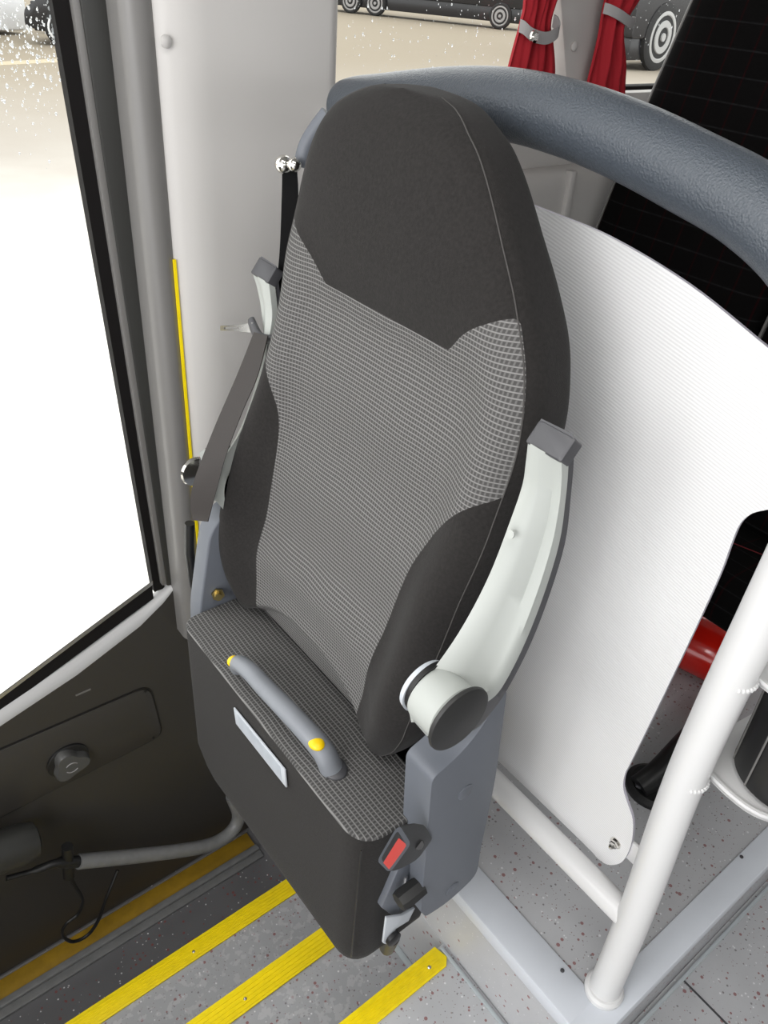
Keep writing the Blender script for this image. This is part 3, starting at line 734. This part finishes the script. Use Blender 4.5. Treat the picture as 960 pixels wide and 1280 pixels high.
# ---- door-side housing, bolt, belt
YL = .535
prl = roundpoly([(.064, .150), (.09, .18), (.17, .20), (.185, .2), (.2, -.18), (.09, -.2), (.03, -.10), (.036, .0)], .02, 4)
hl = link('side_housing', prism(prl, 'y', YL-.038, YL, .006, 3), 'shell', S, angle=40); hl['label'] = 'blue-grey door-side housing'
bm = lathe([(.0, 0), (.011, 0), (.011, .005), (.0, .005)], (.068, YL-.043, .028), (-.4, -1, .2), 6)
lathe([(.0, 0), (.006, 0), (.006, .012), (.0, .012)], (.067, YL-.045, .029), (-.4, -1, .2), 16, bm)
link('housing_bolt', bm, plain('brass', (.45, .36, .16), .3, metal=1), hl)
bm = None
ul = cr([at(*p, y=.503) for p in ((353, 206), (352, 250), (349, 320), (341, 385), (328, 440))], 8)
ur = cr([at(*p, y=.490) for p in ((371, 206), (373, 250), (370, 325), (361, 390), (348, 445))], 8)
bb = ribbon([a.lerp(b_, .5) for a, b_ in zip(ul, ur)], [b_-a for a, b_ in zip(ul, ur)], .0016)
be = link('seat_belt', bb, 'beltb', S); be['label'] = 'black shoulder belt webbing'
le = cr([at(*p, y=.508) for p in ((318, 415), (296, 470), (268, 535), (244, 597), (238, 625), (241, 650))], 7)
re_ = cr([at(*p, y=.478) for p in ((335, 420), (322, 470), (303, 515), (283, 568), (270, 615), (260, 652))], 7)
link('lap_webbing', ribbon([a.lerp(b_, .5) for a, b_ in zip(le, re_)], [b_-a for a, b_ in zip(le, re_)], .0018), 'belt', be)
# belt end fold and guide tube beside the housing
link('belt_anchor', tube([(.062, .566, .13), (.058, .568, .07), (.06, .566, .0), (.07, .56, -.05)], .008, 14), 'black', S)
link('anchor_ring', lathe([(.016, 0), (.024, 0), (.026, .004), (.024, .008), (.016, .008)], (.082, .566, .222), (0, 1, 0), 30), 'chrome', S)
# tongue
tc_ = at(322, 416, x=.17)
tg = link('belt_tongue', tube(cr([at(314, 400, x=.175), at(319, 413, x=.172), at(327, 423, x=.172), at(345, 425, x=.176)], 6), [.0075, .008, .0085, .0085, .009, .009, .009, .009, .009, .009, .009, .009, .0088, .0085, .008, .0075, .007, .0065, .006], 14, sx=.7), 'armdark', be)
P0 = lambda px, py: at(px, py, x=.17)
outer = [P0(276, 407), P0(300, 406), P0(316, 403), P0(317, 416), P0(300, 414), P0(276, 413)]
inner_ = [P0(281, 409), P0(297, 408.7), P0(299, 410), P0(299, 411), P0(297, 411.3), P0(281, 411.3)]
rg = [[p+Vector((.001, 0, 0)) for p in outer], [p-Vector((.001, 0, 0)) for p in outer], [p-Vector((.001, 0, 0)) for p in inner_], [p+Vector((.001, 0, 0)) for p in inner_]]
rg.append(rg[0]); link('tongue_blade', loft(rg, cap=False), 'metal', tg, smooth=False)
# mounting brackets to the partition tube
bm = box((.20, .06, -.25), (.34, .07, -.21), .003); link('mounting_bracket', bm, 'metal', S)
bm = box((.20, .44, -.25), (.34, .45, -.21), .003); link('mounting_bracket', bm, 'metal', S)
# ================================================================ DOOR LINKAGE
L = thing('door_linkage', 'worn grey bent tube arm with black joint low on the dark door', 'door arm', (.0, .67, -.95))
ta = [at(98, 1077, y=.68), at(170, 1070, y=.67), at(240, 1061, y=.66), at(272, 1052, y=.66), at(292, 1036, y=.665), at(298, 1018, y=.675), at(290, 995, y=.69)]
link('arm_tube', tube(cr(ta, 7), .0165, 22), 'gtube', L)
jt = [at(8, 1098, y=.69), at(45, 1088, y=.685), at(70, 1079, y=.68), at(100, 1077, y=.68)]
link('joint_rod', tube(cr(jt, 5), [.006]*5+[.009]*6+[.0125]*5, 16), 'black', L)
link('joint_clamp', tube([at(84, 1058, y=.682), at(86, 1095, y=.682)], .012, 14), 'black', L)
link('cable', tube(cr([at(84, 1088, y=.69), at(92, 1105, y=.69), at(103, 1125, y=.69), at(98, 1142, y=.69), at(83, 1155, y=.69), at(78, 1168, y=.69), at(90, 1177, y=.69), at(108, 1170, y=.69), at(122, 1152, y=.69), at(134, 1120, y=.7), at(147, 1088, y=.72)], 8), .0042, 10), 'black', L)
mo = [at(-60, 1085, y=.69), at(-20, 1072, y=.69), at(25, 1056, y=.69), at(44, 1049, y=.69), at(49, 1047, y=.69)]
tag(link('door_actuator', tube(mo, [.042, .042, .042, .036, .02], 28), 'frame'), 'dark grey rounded cylinder low on the door at the left picture edge', 'door actuator')
# ================================================================ REAR AREA
def pseat(y0, y1, label):
    t_ = thing('passenger_seat', label, 'seat', (1.1, (y0+y1)/2, ZP), 'black passenger seats behind the partition')
    yc_ = (y0+y1)/2; w = (y1-y0)/2; rings = []
    for k in range(40):
        s_ = k/39; z = .02+1.0*s_; x = 1.06+.20*s_+.03*s_*s_
        ww = w*(1-.22*max(0, (s_-.35)/.65)**1.4-.4*max(0, (s_-.93)/.07)**2); D = .11-.03*s_
        rings.append([Vector((x+D/2-D/2*sup(math.sin(2*PI*j/48), 4), yc_+ww*sup(math.cos(2*PI*j/48), 5), z)) for j in range(48)])
    o = link('backrest', loft(rings), 'check', t_, angle=50); uvs(o, lambda c: (c.y, c.z))
    link('side_trim', tube([Vector((1.06+.20*s_+.03*s_*s_+.03, yc_+w*(1-.22*max(0, (s_-.35)/.65)**1.4)+.004, .02+s_)) for s_ in [k/20*.92 for k in range(21)]], .004, 10), 'frameedge', t_)
    bm = prism(roundpoly([(.87, -.10), (.84, -.05), (.86, .02), (1.0, .01), (1.15, -.02), (1.16, -.10)], .03, 4), 'y', y0+.004, y1-.004, .02, 3)
    o = link('cushion', bm, 'check', t_, angle=50); uvs(o, lambda c: (c.y, c.x+c.z))
    link('cushion_piping', tube([(.93, y0+.02, .0195), (1.0, (y0+y1)/2, .0135), (.93, y1-.02, .0195)], .0011, 8), plain('red_thread', (.12, .004, .008), .9), t_)
pseat(.27, .715, 'black checked passenger seat beside the window, behind the partition rail')
pseat(-.19, .255, 'black checked passenger seat seen through the cut-out of the white panel')
pg = thing('seat_foot', 'black low seat foot bar bolted on the platform floor beyond the cut-out', 'seat leg', (.74, -.01, ZP))
lg = cr([at(798, 985, z=ZP+.012), at(822, 966, z=ZP+.028), at(860, 925, z=ZP+.034), at(905, 880, z=ZP+.034)], 6)
link('leg', tube(lg, [.03]*len(lg), 18, sx=.8), 'black', pg)
link('foot_plate', lathe([(0, 0), (.055, 0), (.055, .008), (.045, .016), (0, .016)], at(815, 985, z=ZP), (0, 0, 1), 30), 'black', pg)
link('foot_bolt', lathe([(.009, 0), (.009, .007), (0, .009)], at(799, 982, z=ZP+.018), (0, 0, 1), 6), 'armdark', pg)
ec = Vector((1.10, .185, ZP+.075)); ax_ = Vector((.25, -1, 0)).normalized()
ex = thing('fire_extinguisher', 'glossy red fire extinguisher lying on the floor under the black seat', 'fire extinguisher', (ec.x, ec.y, ZP))
link('cylinder', lathe([(0, -.13), (.05, -.125), (.07, -.105), (.073, -.09), (.073, -.03), (.0755, -.028), (.0755, -.022), (.073, -.02), (.073, .12), (.068, .15), (.045, .18), (.018, .195), (0, .196)], ec, ax_, 44), 'ext', ex)
link('valve', lathe([(.014, 0), (.016, .03), (.012, .05), (0, .052)], ec+ax_*.19, ax_, 20), 'black', ex)
link('base_ring', lathe([(.05, -.14), (.071, -.14), (.071, -.115), (.05, -.115)], ec, ax_, 30), 'black', ex)
# curtains
def curtain(pl_, pr_, pt_, label, seed):
    """pl_/pr_: pixel outline left and right, top to bottom"""
    rnd = random.Random(seed); y = YW-.045; t_ = thing('window_curtain', label, 'curtain', at(*pl_[pt_], y=y), 'red curtains tied back at the window pillar')
    Lp = cr([at(*p, y=y) for p in pl_], 6); Rp = cr([at(*p, y=y) for p in pr_], 6); rings = []
    ph = rnd.random()*6
    for i in range(len(Lp)):
        a, b_ = Lp[i], Rp[i]; fr = []; bkk = []
        for k in range(41):
            u = k/40; d = .010*math.sin(u*17+ph+.3*math.sin(i*.2))+.005*math.sin(u*33+ph)
            p = a.lerp(b_, u); fr.append(p+Vector((0, d*min(1, 6*u, 6*(1-u)), 0))); bkk.append(p+Vector((0, d*min(1, 6*u, 6*(1-u))+.006, 0)))
        rings.append(fr+bkk[::-1])
    link('cloth', loft(rings), 'redcurt', t_, angle=80)
    return t_
c1 = curtain([(630, -60), (655, -30), (657, 5), (652, 30), (645, 55), (638, 82), (632, 105), (628, 140)], [(716, -60), (708, -30), (697, 0), (689, 30), (692, 55), (694, 80), (694, 105), (694, 140)], 3, 'red curtain left of the window pillar, with buttoned grey tieback', 1)
c2 = curtain([(770, -60), (762, -30), (758, 0), (754, 20), (750, 45), (742, 80), (736, 105), (733, 140)], [(830, -60), (812, -20), (800, 0), (786, 22), (780, 40), (783, 80), (782, 105), (781, 140)], 3, 'red curtain right of the window pillar, with plain grey tieback', 2)
def tie(c_, pxs, w):
    p = cr([at(*q, y=YW-.045) for q in pxs], 6); n_ = len(p); out = []
    for i, v in enumerate(p): out.append(v+Vector((0, -.022*math.sin(PI*i/(n_-1))**.5, 0)))
    link('tieback', ribbon(out, [Vector((0, .0, w))]*n_, .004), 'tieback', c_)
tie(c1, [(650, 32), (656, 42), (672, 46), (688, 38), (692, 26)], .02)
bp = at(667, 46, y=YW-.078); link('button', lathe([(.0, 0), (.010, 0), (.010, .004), (.006, .007), (0, .007)], bp, (0, -1, .1), 20), 'chrome', c1)
tie(c2, [(755, 10), (765, 18), (778, 27), (790, 27)], .018)
# ================================================================ OUTSIDE
ZG = -1.5
tag(link('ground_yard', box((-60, .9, ZG-.05), (160, 120, ZG)), 'yard'), None, None, None, 'structure')
def wheel(t_, c_, r, axis, rim='carwhite'):
    w_ = link('wheel', lathe([(r*.55, -.1), (r*.9, -.1), (r, -.07), (r, .07), (r*.9, .1), (r*.55, .1)], c_, axis, 40), 'tyre', t_)
    link('rim', lathe([(0, -.05), (r*.60, -.05), (r*.62, .105), (r*.55, .105), (r*.5, .06), (r*.34, .045), (r*.30, .10), (r*.16, .11), (r*.15, .13), (0, .13)], c_, axis, 40), rim, w_)
    return w_
def vframe(p, q):
    u = Vector((q.x-p.x, q.y-p.y, 0)); ln = u.length; u.normalize(); n = Vector((-u.y, u.x, 0))
    if n.y < 0: n = -n
    return (lambda a, d, z: Vector((p.x, p.y, ZG))+u*a+n*d+Vector((0, 0, z))), ln, n
def vbox(L_, a0, a1, d0, d1, z0, z1, bw=.05, prof=None):
    pts = prof or [(a0, z0), (a1, z0), (a1, z1), (a0, z1)]
    bm = prism(pts, 'y', d0, d1, bw)
    for v in bm.verts: v.co = L_(v.co.x, v.co.y, v.co.z)
    return bm
def vehicle(name, label, cat, p, q, h, wr, wheels, paint, trim, bump_h=None):
    L_, ln, n_ = vframe(p, q); t_ = thing(name, label, cat, L_(ln/2, 1, 0))
    if h > 2: prof = [(0, .9), (0, h), (ln*.72, h), (ln*.74, h*.86), (ln*.95, h*.84), (ln, h*.5), (ln, .9)]
    else: prof = [(0, .35), (.05, .8), (ln*.2, .95), (ln*.32, h), (ln*.7, h), (ln*.85, 1.0), (ln-.05, .85), (ln, .35)]
    link('body', vbox(L_, 0, 0, 0, 2.1, 0, 0, .06, roundpoly(prof, .15, 3)), paint, t_)
    link('chassis', vbox(L_, .2, ln-.2, .1, 2.0, .3, .95, .03), 'carblack', t_)
    for a in wheels:
        c_ = L_(a, .05, wr); w_ = link('wheel', lathe([(wr*.5, -.12), (wr*.9, -.12), (wr, -.08), (wr, .08), (wr*.9, .12), (wr*.72, .12)], c_, -n_, 40), 'tyre', t_)
        link('rim', lathe([(0, -.05), (wr*.74, -.05), (wr*.76, .13), (wr*.66, .14), (wr*.6, .09), (wr*.52, .08), (wr*.48, .15), (wr*.30, .15), (wr*.26, .06), (wr*.14, .06), (wr*.12, .17), (0, .17)], c_, -n_, 40), trim, w_)
    if bump_h: link('bumper', vbox(L_, ln*.55, ln+.25, -.12, 1.9, bump_h[0], bump_h[1], .1), 'carwhite', t_)
gz = lambda px, py: at(px, py, z=ZG)
wq = gz(814, 88)
vehicle('parked_truck', 'dark truck with big pale wheel outside the rainy window beside the black seat', 'truck', wq+Vector((-1.7, -.2, 0)), wq+Vector((9, .6, 0)), 3.2, .95, [1.7, 7.5], 'carblack', 'wheelrim')
vehicle('parked_truck', 'long dark truck far across the wet yard, behind the raindrops left of the curtains', 'truck', gz(395, 12), gz(652, 40), 3.0, .55, [2, 3.4, 10, 18, 20], 'carblack', 'tieback')
vehicle('parked_car', 'dark vehicle with white bumper at the top left corner of the door window', 'car', gz(-160, 50), gz(26, 43), 2.4, .45, [1.2, 5.5], 'carblack', 'carwhite', (.1, 1.0))
vehicle('parked_car', 'dark car shape added as the ground shadow beside the white bumpered one, at the top of the door window', 'car', gz(34, 55), gz(130, 62), 1.6, .4, [.9, 4.], 'carblack', 'carwhite')  # car shape added where the ground lies in dark shadow
ya, yb = gz(-20, 83), gz(90, 77)
L_, ln, n_ = vframe(ya, yb); tag(link('painted_line', vbox(L_, -3, ln+3, 0, .5, .0, .006, 0), plain('faded_line', (.42, .36, .25), .8)), 'faded yellow painted line on the wet yard beyond the door', 'painted line')
# rain drops on the panes
def drops(name, label, fn, n, seed, rmin, rmax):
    rnd = random.Random(seed); bm = bmesh.new()
    for _ in range(n):
        c_ = fn(rnd); r = rmin+(rmax-rmin)*rnd.random()**3
        ball(c_, r, bm, (1, .45, 1+.8*rnd.random()), 1)
    tag(link(name, bm, 'drop'), label, 'raindrops', None, 'stuff')
def f1(r):
    px, py = r.uniform(-20, 75), r.uniform(-20, 60)+abs(r.gauss(0, 60)); return at(min(px, 60+py*.16), py, y=YD+.021)
drops('raindrops', 'raindrops on the upper part of the door window', f1, 420, 3, .0005, .0022)
def f2(r):
    px, py = (r.uniform(430, 650) if r.random() < .7 else r.uniform(775, 860)), r.uniform(-20, 95); return at(px, py, y=YW+.0185)
drops('raindrops', 'raindrops on the rear side window behind the curtains', f2, 330, 5, .0005, .0022)
# ================================================================ LIGHT
sc = bpy.context.scene
w = bpy.data.worlds.new('overcast'); sc.world = w; w.use_nodes = True; nt = w.node_tree; bg = nt.nodes['Background']
tc = N(nt, 'ShaderNodeTexCoord'); s = N(nt, 'ShaderNodeSeparateXYZ'); nt.links.new(tc.outputs['Generated'], s.inputs[0])
r = N(nt, 'ShaderNodeMapRange'); nt.links.new(s.outputs[2], r.inputs[0]); r.inputs[1].default_value = -.1; r.inputs[2].default_value = .8; r.inputs[3].default_value = .75; r.inputs[4].default_value = 1.
nt.links.new(mixc(nt, r.outputs[0], (.80, .83, .88), (1, .99, .98)), bg.inputs[0]); bg.inputs[1].default_value = 2.6
def area(name, loc, target, sx, sy, e, col=(1, 1, 1)):
    l = bpy.data.lights.new(name, 'AREA'); l.shape = 'RECTANGLE'; l.size = sx; l.size_y = sy; l.energy = e; l.color = col
    o = bpy.data.objects.new(name, l); C.objects.link(o); o.location = loc
    o.rotation_euler = (Vector(target)-Vector(loc)).to_track_quat('-Z', 'Y').to_euler(); return o
area('windscreen_daylight', (-1.5, -.32, 1.12), (.4, .05, .2), .9, .55, 14, (1, .99, .98))
area('ceiling_light', (-.2, -.2, 1.46), (.15, .0, -.6), .9, .25, 7, (1, .985, .96))
struct('ceiling_lamp', box((-.67, -.34, 1.468), (.27, -.06, 1.5), .01), 'wall')
vs = sc.view_settings; vs.view_transform = 'Standard'; vs.look = 'None'; vs.exposure = 0; vs.gamma = 1; vs.use_curve_mapping = False
